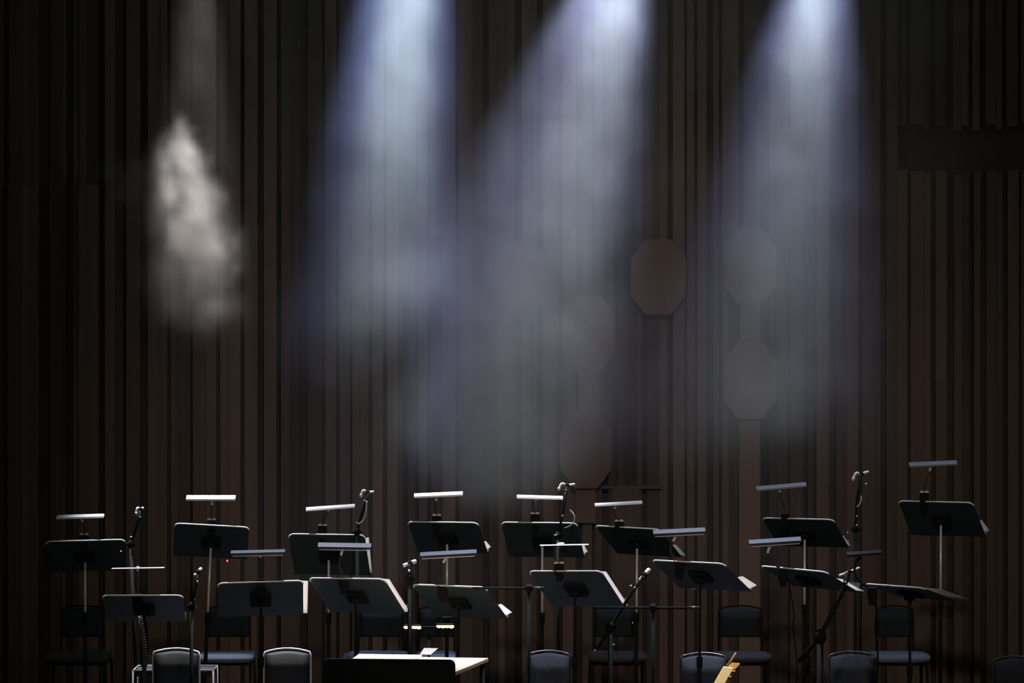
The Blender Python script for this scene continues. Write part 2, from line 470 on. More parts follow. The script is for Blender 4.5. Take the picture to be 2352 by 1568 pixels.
def make_sheet(sd, label, dx=.02, dz=0, rot=0, w=.46, h=.30, curl=.0, curlc=0):
    """open part lying on a desk; overhangs the desk side by dx beyond its edge"""
    D = sd['D']; a0 = sd['w'] / 2 + dx - w / 2; b0 = -sd['h'] / 2 + h / 2 + .006 + dz
    c, s = math.cos(R(rot)), math.sin(R(rot))
    nx, nz = 14, 6
    base = D(0, b0 - h / 2 + .01, .008)
    iv = inv_of(base)
    bm = bmesh.new(); g = []
    for i in range(nx + 1):
        row = []
        for j in range(nz + 1):
            x = -w / 2 + w * i / nx; z = -h / 2 + h * j / nz
            fold = .010 * math.exp(-(x / .03) ** 2) * 0
            e = max(0, (x - (w / 2 - .07)) / .07)
            lift = curl * e * e * (1 + curlc * (.5 - j / nz) * 2)
            row.append(bm.verts.new(D(a0 + x * c - z * s, b0 + x * s + z * c, .006 + lift + .004 * abs(math.sin(x / w * 2 * PI)))))
        g.append(row)
    for i in range(nx):
        for j in range(nz):
            f = bm.faces.new((g[i][j], g[i + 1][j], g[i + 1][j + 1], g[i][j + 1])); f.smooth = True
    me = bpy.data.meshes.new('sheet_music'); bm.transform(iv); bm.to_mesh(me); bm.free(); me.materials.append(M['paper'])
    o = bpy.data.objects.new('sheet_music', me); o.location = base; C.objects.link(o)
    sl = o.modifiers.new('thick', 'SOLIDIFY'); sl.thickness = .0016; sl.offset = 1
    tag(o, label, 'sheet music', 'parts lying open on the music stands')
    return o

def make_lamp(sd, x0, y0, x1, y1, Y, pitch, stem, clamp, label, L=.31, wd=.066, th=.012, house=None, rim=False, knobs=True, dark=False):
    """clip-on stand light: long flat head, bent arm, clamp with two wing knobs"""
    a, b = P(x0, y0, Y), P(x1, y1, Y)
    cen = (a + b) / 2; ex = (b - a).normalized(); L = (b - a).length
    p = R(pitch)
    yv = Vector((0, math.cos(p), math.sin(p))); yv = (yv - ex * yv.dot(ex)).normalized(); zv = ex.cross(yv)
    cl = P(clamp[0], clamp[1], Y) if clamp else P(*stem[-1], Y)
    iv = inv_of(cl)
    o = empty('stand_light', cl); tag(o, label, 'stand light', 'clip-on lights of the music stands')
    Rm = Matrix((ex, yv, zv)).transposed().to_4x4()
    mb = MB()
    sec = [(-.5, 0), (-.42, 1), (.42, 1), (.5, 0)]
    mb.prism([cen - ex * L / 2 + yv * wd * q - zv * (th / 2) + zv * th * r for q, r in sec], ex * L)
    hd = mb.build('lamp_head', M['black'] if dark else M[{1: 'housing_lit3'}.get(house, 'housing_lit2' if rim else 'housing_lit')], o, inv=iv, bevel=.002)
    if rim:
        mb = MB(); mb.box(cen - zv * .014 - yv * wd * .40, (L * .93, .004, .004), Rm)
        mb.box(cen - zv * .009 + yv * wd * .1, (L * .9, wd * .5, .010), Rm)
        mb.build('reflector', M['black'] if dark else M['lip'], hd, inv=iv)
    pts = smooth([P(q[0], q[1], Y) for q in stem] , 6)
    kk = max(1, len(pts) // 3)
    mb = MB(); mb.tube(pts, .0062, 8); mb.build('gooseneck', M['black'] if dark else M['micdark'], o, inv=iv)
    mb = MB(); mb.tube(pts[:kk + 1], .0080, 8); mb.build('swivel', M['black'] if dark else M['chrome'], o, inv=iv)
    mb = MB(); mb.box(cl + Vector((0, 0, -.03)), (.055, .05, .07)); mb.box(cl + Vector((0, 0, -.075)), (.035, .06, .04))
    mb.build('clamp', M['rubber'], o, inv=iv, bevel=.006)
    if knobs:
        for s in (-1, 1):
            mb = MB(); mb.ball(cl + Vector((s * .015, 0, .008)), .0125, 10, (1.2, 1, .8)); mb.build('wing_knob', M['lip'] if knobs != 2 else M['chrome'], o, inv=iv)
    return o

def make_mic(px0, py0, px1, py1, Y, label, r=.011, dark=False, bent=False):
    """pencil microphone: capsule end first"""
    a, b = P(px0, py0, Y), P(px1, py1, Y + .03)
    d = (b - a).normalized(); Ln = (b - a).length
    iv = inv_of(a)
    o = empty('microphone', a); tag(o, label, 'microphone', 'pencil microphones over the players')
    mb = MB()
    if bent:
        c = a + Vector((.0, 0, .0)); m1 = a + d * Ln * .18 + Vector((0, 0, .012))
        mb.tube(smooth([a + Vector((0, 0, -.02)), m1, a + d * Ln * .5, b], 5), r * .85, 12)
    else:
        mb.tube([a + d * Ln * .3, a + d * Ln * .34, b - d * .006, b], [r * .8, r, r, r * .7], 12)
    body = mb.build('body', M['micdark'] if dark else M['mic'], o, inv=iv)
    mb = MB()
    if bent: mb.ball(a + Vector((0, 0, -.018)), r * 1.05, 10, (1, 1, 1.3))
    else: mb.tube([a, a + d * .004, a + d * Ln * .28], [r * .6, r * .88, r * .88], 12)
    mb.build('capsule', M['mic'], o, inv=iv)
    mid = a.lerp(b, .5)
    mb = MB(); mb.tube([mid - d * .012 , mid + d * .012], r * 1.35, 12); mb.box(mid + Vector((0, 0, -r * 1.6)), (.012, .012, .02))
    mb.build('clip', M['rubber'], o, inv=iv)
    return o, mid

def make_micstand(base_px, Y, pts, zf, label, tube_r=.008, joint=None, cable=None, glints=()):
    """stand: straight pole up to the first point, then boom through the rest"""
    base = P(base_px, HY, Y); base.z = zf
    iv = inv_of(base)
    o = empty('microphone_stand', base); tag(o, label, 'microphone stand', 'microphone stands')
    W = [P(q[0], q[1], Y + (q[2] if len(q) > 2 else 0)) for q in pts]
    mb = MB(); mb.tube([base + Vector((0, 0, .05)), W[0]], tube_r * 1.35, 10); mb.build('pole', M['black'], o, inv=iv)
    if len(W) > 1:
        mb = MB(); mb.tube(W[1:] if len(W) > 2 else W, tube_r, 10); mb.build('boom', M['black'], o, inv=iv)
    mb = MB(); mb.ball(W[0], tube_r * 2.6, 12, (1, 1, 1.3)); mb.tube([W[0] + Vector((-.03, 0, 0)), W[0] + Vector((.03, 0, 0))], .008)
    mb.build('joint', M['rubber'], o, inv=iv)
    for g in glints:
        mb = MB(); mb.ball(P(g[0], g[1], Y - .012), g[2] if len(g) > 2 else .006, 8); mb.build('glint_bead', M['lip'], o, inv=iv)  # small pale beads standing in for glints on the stand
    for i in range(3):
        an = PI / 6 + i * 2 * PI / 3; dx = Vector((math.cos(an), math.sin(an), 0))
        mb = MB(); mb.tube([base + Vector((0, 0, .09)), base + dx * .3 + Vector((0, 0, .011))], .009, 8); mb.build('leg', M['black'], o, inv=iv)
    if cable:
        mb = MB(); mb.tube(smooth([P(q[0], q[1], Y - .015) for q in cable], 8), .0042, 8); mb.build('cable', M['mic'] if cable is not None and len(cable) < 7 else M['rubber'], o, inv=iv)
    return o

def make_cable(pts, Y, label, r=.004, parent=None, iv=None):
    p = [P(q[0], q[1], Y) for q in pts]
    base = p[0].copy(); mb = MB(); mb.tube(smooth(p, 8), r, 8)
    o = mb.build('cable', M['rubber'], None, inv=inv_of(base)); o.location = base
    tag(o, label, 'cable', 'cables hanging from the stands'); return o

def make_chair(px, py, Y, zf, label, bw=.275, yaw=0, top_h=None, kind='front', seat_w=.40, back='fabric', frame='chrome', lean=.06, seat_drop=.34, seatm='fabric'):
    """stacking chair facing the hall. (px, py) = middle of the back's top edge (kind front) """
    t = P(px, py, Y)
    H = t.z - zf if kind == 'front' else .80
    sh = H - seat_drop if kind == 'front' else .43
    base = Vector((t.x, Y - .2, zf))
    o = empty('orchestra_chair', base, R(yaw)); tag(o, label, 'chair', 'upholstered chairs of the orchestra')
    # local frame: y towards the back of the chair (away from the hall)
    yb = .2
    def backsurf(x, z):   # z 0..1
        bow = .035 * 1.0 * (1 - (2 * x / bw) ** 2)
        return Vector((x, yb + bow + lean * z, sh + .10 + (H - .012 - sh - .10) * z + (.018 * (1 - (2 * x / bw) ** 2) if z > .9 else 0)))
    mb = MB(); bm = mb.bm; nx, nz = 12, 8; g = []
    zz = [0, .1, .25, .45, .60, .70, .78, .85, .91, .96, 1.0]
    for side in (0, 1):
        g.append([[None] * len(zz) for _ in range(nx + 1)])
        for i in range(nx + 1):
            x = -bw / 2 + bw * i / nx
            for j, z in enumerate(zz):
                p = backsurf(x, z); edge = min(1, (min(i, nx - i) / 1.5)) * min(1, (min(j, len(zz) - 1 - j) + .25) / 1.5)
                ft = math.sin(PI / 2 * min(1, (1 - z) / .32)); p.y += (-.012 - .045 * ft * min(1, (min(i, nx - i) + .3) / 2)) if side == 0 else .014 * (.25 + .75 * edge)
                if j == len(zz) - 1: p.z -= .004
                g[side][i][j] = bm.verts.new(p)
    for side in (0, 1):
        for i in range(nx):
            for j in range(len(zz) - 1):
                q = g[side]; f = bm.faces.new((q[i][j], q[i + 1][j], q[i + 1][j + 1], q[i][j + 1])); mb.sm.append(f)
    for i in range(nx):
        for j in (0, len(zz) - 1):
            mb.sm.append(bm.faces.new((g[0][i][j], g[0][i + 1][j], g[1][i + 1][j], g[1][i][j])))
    for j in range(len(zz) - 1):
        for i in (0, nx):
            bm.faces.new((g[0][i][j], g[0][i][j + 1], g[1][i][j + 1], g[1][i][j]))
    bk = mb.build('backrest', M[back], o)
    # metal rim round the back
    e = .006
    rim = [Vector((-bw / 2 - e, yb - .0, sh - .02))] + [backsurf(-bw / 2, z) + Vector((-e, 0, 0)) for z in (0, .3, .6, .85, .96)] + \
          [backsurf(-bw / 2 + bw * i / 10, 1.0) + Vector((0, .0, .010)) for i in range(0, 11)] + [backsurf(bw / 2, z) + Vector((e, 0, 0)) for z in (.96, .85, .6, .3, 0)] + [Vector((bw / 2 + e, yb, sh - .02))]
    mb = MB(); mb.tube(rim, .006, 8); mb.build('back_frame', M[frame], o)
    # seat cushion: rounded front edge
    mb = MB(); bm = mb.bm; sw = seat_w; g = []
    prof = [(-.22, -.035), (-.235, -.015), (-.225, .004), (-.19, .016), (-.08, .020), (.06, .018), (.17, .012), (.19, -.01), (.18, -.035)]
    for i in range(13):
        x = -sw / 2 + sw * i / 12; q = 1 - abs(2 * x / sw) ** 6; fr = 1 - .12 * abs(2 * x / sw) ** 3
        g.append([bm.verts.new((x * (1 if y < 0 else .94), y * fr, sh + z * (.6 + .4 * q))) for y, z in prof])
    for i in range(12):
        for j in range(len(prof)):
            k = (j + 1) % len(prof); mb.sm.append(bm.faces.new((g[i][j], g[i + 1][j], g[i + 1][k], g[i][k])))
    bm.faces.new(g[0]); bm.faces.new(g[-1][::-1])
    mb.build('seat', M[seatm], o)
    mb = MB(); k = sw / 2 - .02
    mb.tube([(-k, -.18, sh - .045), (k, -.18, sh - .045), (k, .18, sh - .045), (-k, .18, sh - .045), (-k, -.18, sh - .045)], .009, 8)
    mb.tube([(-bw / 2 - e, yb, sh - .03), (-k, .18, sh - .045)], .007, 8); mb.tube([(bw / 2 + e, yb, sh - .03), (k, .18, sh - .045)], .007, 8)
    mb.build('seat_frame', M['black'], o)
    for sx in (-1, 1):
        for y0, y1 in ((-.18, -.21), (.18, .25)):
            mb = MB(); mb.tube([(sx * k, y0, sh - .045), (sx * (k + .01), y1, .003)], .010, 8); mb.build('leg', M['black'], o)
    return o

YB, YF = 24.2, 22.0
# ------------------------------------------------------------------ back row of stands
G = {}
s = make_stand(196, 1241, YB, 8, 52, ZR, 'leftmost music stand of all, black desk low at the far left', roll=-1)
make_lamp(s, 130, 1187, 239, 1184, YB + .05, 14, [(186, 1189), (190, 1198), (194, 1206), (193, 1229)], (193, 1230), 'leftmost stand light, thin pale bar over the far left music stand', knobs=True)
s = make_stand(487, 1206, YB, 4, 50, ZR, 'back row music stand with blue-green desk under the brightest white lamp', roll=3.4, lean=-.05, w=.47)
make_lamp(s, 428, 1143, 541, 1143, YB + .05, 23, [(486, 1149), (487, 1160), (485, 1172), (486, 1188)], (486, 1196), 'brightest white stand light, level and thick, upper left')
s = make_stand(750, 1227, YB, -8, 38, ZR, 'back row music stand with a thin lit top edge, left of centre', w=.49, roll=.3)
make_sheet(s, 'part on the left-centre back stand, only a narrow white edge showing', .012, 0, -2, curl=.02)
make_lamp(s, 703, 1169, 815, 1161, YB + .05, 12, [(757, 1167), (753, 1175), (748, 1186), (741, 1200)], (741, 1209), 'white stand light tilted up to the right above the left-centre back stand')
s = make_stand(1016, 1199, YB, -14, 52, ZR, 'back row music stand directly under the bright lamp left of centre, teal desk', w=.46)
make_sheet(s, 'page with a curled white corner right of the back stand left of centre', .012, -.008, 5, h=.10, curl=.02, curlc=.6)
make_lamp(s, 951, 1138, 1063, 1133, YB + .05, 17, [(1004, 1140), (1001, 1150), (999, 1160), (1002, 1178)], (1003, 1186), 'bright white stand light left of centre, rising slightly to the right')
s = make_stand(1238, 1200, YB, -12, 47, ZR, 'back row music stand at the middle, beside the looped microphone cable', w=.49)
make_sheet(s, 'part with a rounded white corner showing right of the middle stand', .014, -.01, 4, h=.10, curl=.02, curlc=.6)
make_lamp(s, 1187, 1140, 1293, 1143, YB + .05, 11, [(1237, 1143), (1228, 1150), (1223, 1162), (1228, 1175)], (1229, 1182), 'bright stand light in the middle, right end touching a microphone', knobs=True)
s = make_stand(1440, 1211, YB, -33, 56, ZR, 'back row music stand right of centre, dark desk slanting away to the right', w=.48, roll=1)
make_sheet(s, 'tan-shaded part corner sticking out right of the slanting back stand', .03, -.012, 5, h=.13, curl=.0)
make_lamp(s, 1366, 1159, 1475, 1153, YB + .05, 8, [(1418, 1158), (1411, 1168), (1410, 1180), (1418, 1194)], (1422, 1199), 'thin silvery stand light right of centre, tilted up to the right', knobs=True)
s = make_stand(1832, 1191, YB, -25, 56, ZR + .05, 'hazy back row music stand on the right with a clipped lit corner', w=.48)
make_sheet(s, 'dim part corner at the right end of the hazy right stand', .010, -.012, 5, h=.12)
make_lamp(s, 1737, 1122, 1852, 1112, YB + .05, 18, [(1793, 1120), (1791, 1130), (1795, 1150), (1803, 1172)], (1804, 1182), 'grey-blue stand light over the hazy right back stand', knobs=False, house=1)
s = make_stand(2148, 1152, YB, -26, 48, ZR + .1, 'rightmost and tallest music stand, dark desk against brown boards', w=.5)
make_sheet(s, 'pale part corner right of the tallest, rightmost stand', .014, -.012, 6, h=.13, curl=.02, curlc=.5)
make_lamp(s, 2088, 1067, 2198, 1062, YB + .05, 20, [(2138, 1068), (2135, 1082), (2128, 1100), (2123, 1124)], (2123, 1133), 'highest stand light, grey bar at the far right', knobs=True, house=1)

# ------------------------------------------------------------------ front row of stands
s = make_stand(327, 1367, YF, 1, 60, 0, 'front music stand at far left with a warm glowing top edge', w=.46)
make_lamp(s, 257, 1305, 378, 1303, YF + .05, -2, [(317, 1300), (315, 1312), (312, 1335), (314, 1358)], (316, 1366), 'edge-on stand light, a hair-thin line at the far left front', th=.005, wd=.05, knobs=False)
s = make_stand(598, 1336, YF, 4, 51, 0, 'front music stand left of centre, wide desk with a white strip at its right', w=.49, roll=-1.6)
make_sheet(s, 'long upright white page edge at the right of the wide front left stand', .026, 0, -1, h=.325)
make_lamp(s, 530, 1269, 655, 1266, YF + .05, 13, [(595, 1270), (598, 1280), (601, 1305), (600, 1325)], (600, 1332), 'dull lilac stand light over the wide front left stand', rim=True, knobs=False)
s = make_stand(795, 1328, YF, -25, 51, 0, 'front music stand whose right edge slopes with a white page, left of centre', w=.49, roll=-1)
make_sheet(s, 'white page edge slanting down beside the left microphone', .028, 0, 0, h=.325)
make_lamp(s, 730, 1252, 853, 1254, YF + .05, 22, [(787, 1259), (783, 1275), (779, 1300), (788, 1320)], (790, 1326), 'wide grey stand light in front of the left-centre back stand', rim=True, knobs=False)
s = make_stand(1030, 1345, YF, -28, 54, 0, 'low dark front music stand in the middle, below the dim blue lamp', w=.48)
make_sheet(s, 'brown-shaded page corner right of the low middle front stand', .018, -.01, 5, h=.12, curl=.02, curlc=.5)
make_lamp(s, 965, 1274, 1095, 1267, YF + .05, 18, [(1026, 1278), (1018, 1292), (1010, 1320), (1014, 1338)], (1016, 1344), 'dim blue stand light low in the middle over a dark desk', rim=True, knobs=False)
s = make_stand(1297, 1311, YF, -30, 50, 0, 'front music stand right of middle with long slanting white page edge', w=.48, roll=-2)
make_sheet(s, 'longest slanting white page edge, at the right of the middle front stand', .024, -.004, 0, h=.325)
make_lamp(s, 1240, 1252, 1352, 1250, YF + .05, -1, [(1296, 1249), (1283, 1249), (1275, 1260), (1274, 1280), (1282, 1295)], (1284, 1296), 'edge-on stand light with a shiny hooked arm in the middle', th=.006, wd=.05, knobs=True)
s = make_stand(1578, 1290, YF, -37, 59, 0, 'front music stand right of centre, wing-like desk under a blue-grey lamp', w=.5)
make_sheet(s, 'tan page corner right of the wing-like front stand', .028, -.01, 5, h=.14, curl=.02, curlc=.4)
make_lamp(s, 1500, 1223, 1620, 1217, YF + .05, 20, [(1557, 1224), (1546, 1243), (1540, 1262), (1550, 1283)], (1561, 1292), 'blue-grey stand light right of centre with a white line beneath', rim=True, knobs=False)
s = make_stand(1820, 1306, YF, -43, 67, 0, 'front right music stand, nearly flat desk seen from its dark underside', w=.48, roll=1.5)
make_sheet(s, 'tan page corner by the lower right microphone', .04, -.01, 4, h=.2)
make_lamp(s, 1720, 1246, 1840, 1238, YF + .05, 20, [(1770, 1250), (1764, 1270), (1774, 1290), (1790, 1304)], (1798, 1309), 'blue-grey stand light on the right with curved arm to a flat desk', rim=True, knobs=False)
s = make_stand(2052, 1345, 21.6, -48, 73, 0, 'rightmost front music stand, almost flat desk like a dark wing', w=.44, h=.30)
make_sheet(s, 'broad brown shaded page jutting right from the flattest stand', .12, .03, 3, h=.22, w=.4)
make_lamp(s, 1945, 1273, 2025, 1267, 21.65, 14, [(1976, 1277), (1964, 1298), (1965, 1322), (1984, 1342), (2000, 1348)], (2003, 1350), 'dark stand light with a big curved arm at the lower right', rim=False, knobs=False, dark=True)

# lone reading lamp with two warm heads
def warm_lamp():
    Y = 23.3; a = P(985, 1440, Y); base = Vector((a.x, Y, ZR)); iv = inv_of(base)
    base.z = ZR; iv = inv_of(base)
    o = empty('twin_reading_lamp', base); tag(o, 'twin reading lamp with two warm glowing wavy heads, above the white desk', 'reading lamp')
    mb = MB(); mb.tube([P(966, 1440, Y), P(1005, 1440, Y)], .007, 8); mb.tube([P(985, 1440, Y), P(985, 1470, Y + .02)], .006, 8); mb.build('arm', M['black'], o, inv=iv)
    mb = MB(); mb.tube([P(985, 1468, Y + .02), Vector((a.x, Y + .02, ZR + .02))], .009, 8); mb.build('pole', M['black'], o, inv=iv)
    mb = MB(); mb.tube([Vector((a.x, Y + .02, ZR + .002)), Vector((a.x, Y + .02, ZR + .022))], .13, 24); mb.build('base', M['black'], o, inv=iv)
    for x0, x1, y in ((928, 967, 1440), (1003, 1042, 1438)):
        mb = MB(); mb.box(P((x0 + x1) / 2, y - 5, Y + .012), ((x1 - x0) * Y / F, .05, .008)); h = mb.build('lamp_head', M['black'], o, inv=iv, bevel=.002)
        mb = MB()
        for k in range(4):
            p = P(x0 + 5 + (x1 - x0 - 10) * k / 3, y + (k % 2) * .5, Y - .0)
            mb.ball(p, .0145, 12, (1.15, .9, .72 if k < 3 else .8))
        mb.build('bulb', M['warmled'], h, inv=iv)
warm_lamp()

# ------------------------------------------------------------------ microphones and their stands
def mic_set(stand, mic):
    make_micstand(**stand); make_mic(**mic)
make_mic(313, 1172, 329, 1166, YB - .15, 'small microphone glinting above the gap right of the leftmost stand', r=.010, bent=True)
make_micstand(317, YB - .15, [(300, 1250), (300, 1250), (318, 1196), (321, 1172)], ZR, 'dark microphone stand right of the leftmost music stand', glints=[(301, 1233), (298, 1252), (278, 1266, .005), (322, 1187, .004)])
make_mic(446, 1322, 463, 1304, YF + .2, 'grey microphone pointing down left beside a chrome post', r=.010)
make_micstand(440, YF + .2, [(440, 1392), (440, 1392), (449, 1352), (453, 1318)], 0, 'dark microphone stand between the two leftmost front stands', glints=[(453, 1335, .006), (447, 1376, .004), (451, 1394, .005), (432, 1410, .003)])
make_mic(829, 1131, 858, 1129, YB - .1, 'hooked microphone above the left-centre stands', r=.010, bent=True)
make_micstand(822, YB - .1, [(820, 1222), (820, 1222), (826, 1196), (838, 1160), (846, 1132)], ZR, 'thin microphone stand rising left of centre behind the desks', cable=[(842, 1150), (840, 1178), (834, 1194), (822, 1204)], glints=[(837, 1149, .005), (820, 1200, .006), (819, 1219, .005)])
make_mic(926, 1299, 956, 1288, YF + .1, 'silver microphone left of middle, above its own straight stand', r=.013)
make_micstand(941, YF + .1, [(941, 1330), (941, 1330), (941, 1294)], 0, 'straight microphone stand left of middle with glinting joints', glints=[(940, 1310, .008), (941, 1323, .006), (941, 1338, .004), (942, 1412, .004)], tube_r=.009)
make_mic(1284, 1116, 1320, 1112, YB - .2, 'hooked microphone over the middle of the stage', r=.010, bent=True)
make_micstand(1283, YB - .2, [(1281, 1230), (1281, 1230), (1293, 1180), (1302, 1116)], ZR, 'microphone stand in the middle with a looping white cable', cable=[(1309, 1170), (1319, 1184), (1318, 1198), (1307, 1208), (1296, 1212)], glints=[(1292, 1184, .007), (1280, 1228, .008), (1276, 1229, .006), (1300, 1125, .004), (1298, 1133, .003)])
make_mic(1469, 1334, 1492, 1306, YF - .1, 'brilliant white microphone right of middle pointing down left', r=.0135)
make_micstand(1398, YF - .1, [(1402, 1440), (1372, 1490), (1402, 1440), (1450, 1362), (1478, 1323)], 0, 'leaning boom microphone stand right of middle', glints=[(1449, 1345, .006), (1458, 1349, .005), (1402, 1440, .006), (1409, 1480, .006), (1366, 1493, .006), (1453, 1430, .004)], tube_r=.010)
make_mic(1960, 1093, 1995, 1083, YB - .2, 'hooked microphone high on the right', r=.011, bent=True)
make_micstand(1964, YB - .2, [(1965, 1215), (1965, 1215), (1968, 1150), (1978, 1088)], ZR + .05, 'tall microphone stand on the right, left of the highest lamp', cable=[(1978, 1138), (1978, 1148), (1974, 1158), (1968, 1164)], glints=[(1989, 1111, .007), (1968, 1185, .006), (1968, 1206, .006), (1947, 1223, .005)])
make_mic(1927, 1322, 1975, 1304, YF - .15, 'long white microphone at the lower right by the flat desk', r=.0085)
make_micstand(1882, YF - .15, [(1884, 1462), (1832, 1520), (1884, 1462), (1938, 1352), (1948, 1314)], 0, 'heavy boom microphone stand at the lower right crossing diagonally', tube_r=.014, glints=[(1942, 1336, .006), (1945, 1342, .005)])
# level boom arms
def rod(x0, x1, y, Y, zf, label, base_px):
    base = P(base_px, HY, Y); base.z = zf; iv = inv_of(base)
    o = empty('boom_arm_stand', base); tag(o, label, 'boom stand', 'boom stands with level arms')
    mb = MB(); mb.tube([P(x0, y, Y), P(x1, y + 1, Y)], .007, 8); mb.build('boom', M['black'], o, inv=iv)
    mb = MB(); mb.tube([base + Vector((0, 0, .06)), P(base_px, y, Y + .01)], .010, 8); mb.build('pole', M['black'], o, inv=iv)
    mb = MB(); mb.ball(P(base_px, y, Y), .024, 10); mb.build('joint', M['rubber'], o, inv=iv)
    mb = MB(); mb.tube([P(x1 - 28, y, Y), P(x1, y + 1, Y)], .010, 8); mb.build('counterweight', M['micdark'], o, inv=iv)
    for i in range(3):
        an = PI / 2 + i * 2 * PI / 3; dx = Vector((math.cos(an), math.sin(an), 0))
        mb = MB(); mb.tube([base + Vector((0, 0, .09)), base + dx * .28 + Vector((0, 0, .011))], .009, 8); mb.build('leg', M['black'], o, inv=iv)
rod(1085, 1250, 1350, YF - .25, 0, 'level boom arm in the middle, left of the slanting white page', 1215)
rod(1368, 1608, 1395, YF - .35, 0, 'long level boom arm right of middle, crossing the chrome post', 1500)

# hanging cables
make_cable([(2006, 1352), (2013, 1400), (2011, 1440), (2016, 1500), (2013, 1600)], 21.7, 'black lamp cable hanging below the dark curved lamp at lower right', .006)
make_cable([(1806, 1312), (1814, 1350), (1824, 1410), (1822, 1440), (1830, 1520), (1830, 1600)], YF + .05, 'thin black lamp cable hanging under the flat right desk', .004)
def coil():
    Y = YF - .10; base = P(322, 1414, Y); iv = inv_of(base); pts = []
    N = 26
    for k in range(N * 10 + 1):
        t = k / (N * 10); q = P(322 + 10 * min(1, t * 2.2), 1414 + 158 * t, Y)
        an = k / 10 * 2 * PI; pts.append(q + Vector((math.cos(an) * .011, math.sin(an) * .011, 0)))
    mb = MB(); mb.tube(pts, .0030, 5); o = mb.build('coiled_cable', M['stool'], None, inv=iv); o.location = base
    tag(o, 'coiled black cable dangling below the far left front stand', 'cable')
coil()

# little red standby light clipped to a stand tube
base = P(522, 1288, YB - .02); mb = MB(); mb.box(base + Vector((0, .012, 0)), (.03, .02, .022))
o = mb.build('wireless_receiver', M['black'], None, inv=inv_of(base), bevel=.003); o.location = base
tag(o, 'tiny black box with a red indicator under the blue-green left desk', 'receiver')
mb = MB(); mb.ball(base + Vector((0, 0, 0)), .0075, 10); mb.build('indicator', M['redled'], o, inv=inv_of(base))

# ------------------------------------------------------------------ chairs
YC = 22.75
for (px, py, lab, kind, bw, yaw, Y) in [
    (401, 1490, 'chair at the bottom left with a lit rim round its dark back', 'outline', .265, -3, YC),
    (664, 1490, 'second rimmed dark chair back from the left at the bottom edge', 'outline', .265, 3, YC),
    (1260, 1496, 'chair with a blue-lit arched back below the middle front stand', 'front', .245, 0, YC),
    (1616, 1501, 'chair with blue-lit back beside the pale wooden stick', 'front', .26, 0, YC),
    (1958, 1498, 'chair with blue-lit back at the lower right by the thick boom stand', 'front', .265, 0, YC),
    (2335, 1509, 'dim chair back cut by the right edge of the frame', 'front', .26, 0, YC)]:
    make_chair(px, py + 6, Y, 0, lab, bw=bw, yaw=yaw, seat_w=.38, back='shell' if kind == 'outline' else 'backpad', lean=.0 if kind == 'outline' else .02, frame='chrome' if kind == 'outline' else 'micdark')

def back_chair(px, label, Y=25.0, seat_py=1507, yaw=0, bw=.275, sw=.37, back='backdark', seatm='fabric'):
    zf = ZR; t = P(px, 1397, Y)
    H = t.z - zf
    o = make_chair(px, 1397, Y + .2, zf, label, bw=bw, yaw=yaw, seat_w=sw, back=back, frame='black', lean=.0, seat_drop=.285, seatm=seatm)
    return o
back_chair(868, 'back row chair, whole dark blue backrest and seat between the stands', bw=.285, yaw=-6, sw=.40)
back_chair(525, 'back row chair behind the wide front left stand, only its seat lit', bw=.27, sw=.38)
back_chair(190, 'dim back row chair under the leftmost stand', bw=.27, sw=.42, seatm='seat_shaded')
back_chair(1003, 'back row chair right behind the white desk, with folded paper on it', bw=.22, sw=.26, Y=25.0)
back_chair(1415, 'dim back row chair behind the leaning boom stand', bw=.27, sw=.38, seatm='seat_shaded')
back_chair(1700, 'dark back row chair behind the pale wooden stick', seatm='seat_shaded', bw=.27, sw=.36, Y=24.9)
back_chair(2055, 'back row chair at the right, dark grey back behind a hanging cable', bw=.23, sw=.38, Y=24.9)

# folded paper on the small chair's seat
def folded():
    Y = 24.85; b = P(985, 1503, Y); b.z = ZR + .46; iv = inv_of(b)
    mb = MB()
    for k, (dz, rz) in enumerate(((.000, .1), (.006, .3))):
        mb.box(b + Vector((0, 0, .012 + dz)), (.14, .19, .002), Matrix.Rotation(rz, 4, 'Z') @ Matrix.Rotation(.12 * k, 4, 'Y'))
    o = mb.build('folded_paper', M['paper'], None, inv=iv); o.location = b
    tag(o, 'folded white paper lying on the small back chair', 'paper')

# low stool behind the leftmost front chair
def stool():
    Y = 23.6; c = P(403, 1534, Y); base = Vector((c.x, Y, ZR)); base.z = ZR; h = c.z - base.z; iv = inv_of(base)
    o = empty('flat_stool', base); tag(o, 'low flat stool with silver rim behind the leftmost rimmed chair', 'stool')
    mb = MB(); mb.box(base + Vector((0, 0, h - .02)), (.48, .32, .035)); mb.build('seat', M['shell'], o, inv=iv, bevel=.01)
    mb = MB(); q = [(-.245, -.16), (.245, -.16), (.245, .16), (-.245, .16), (-.245, -.16)]
    mb.tube([base + Vector((a, b, h)) for a, b in q], .006, 8); mb.build('seat_frame', M['stool'], o, inv=iv)
    for a, b in q[:4]:
        mb = MB(); mb.tube([base + Vector((a, b, h)), base + Vector((a * 1.02, b, .004))], .006, 8); mb.build('leg', M['stool'], o, inv=iv)
stool()

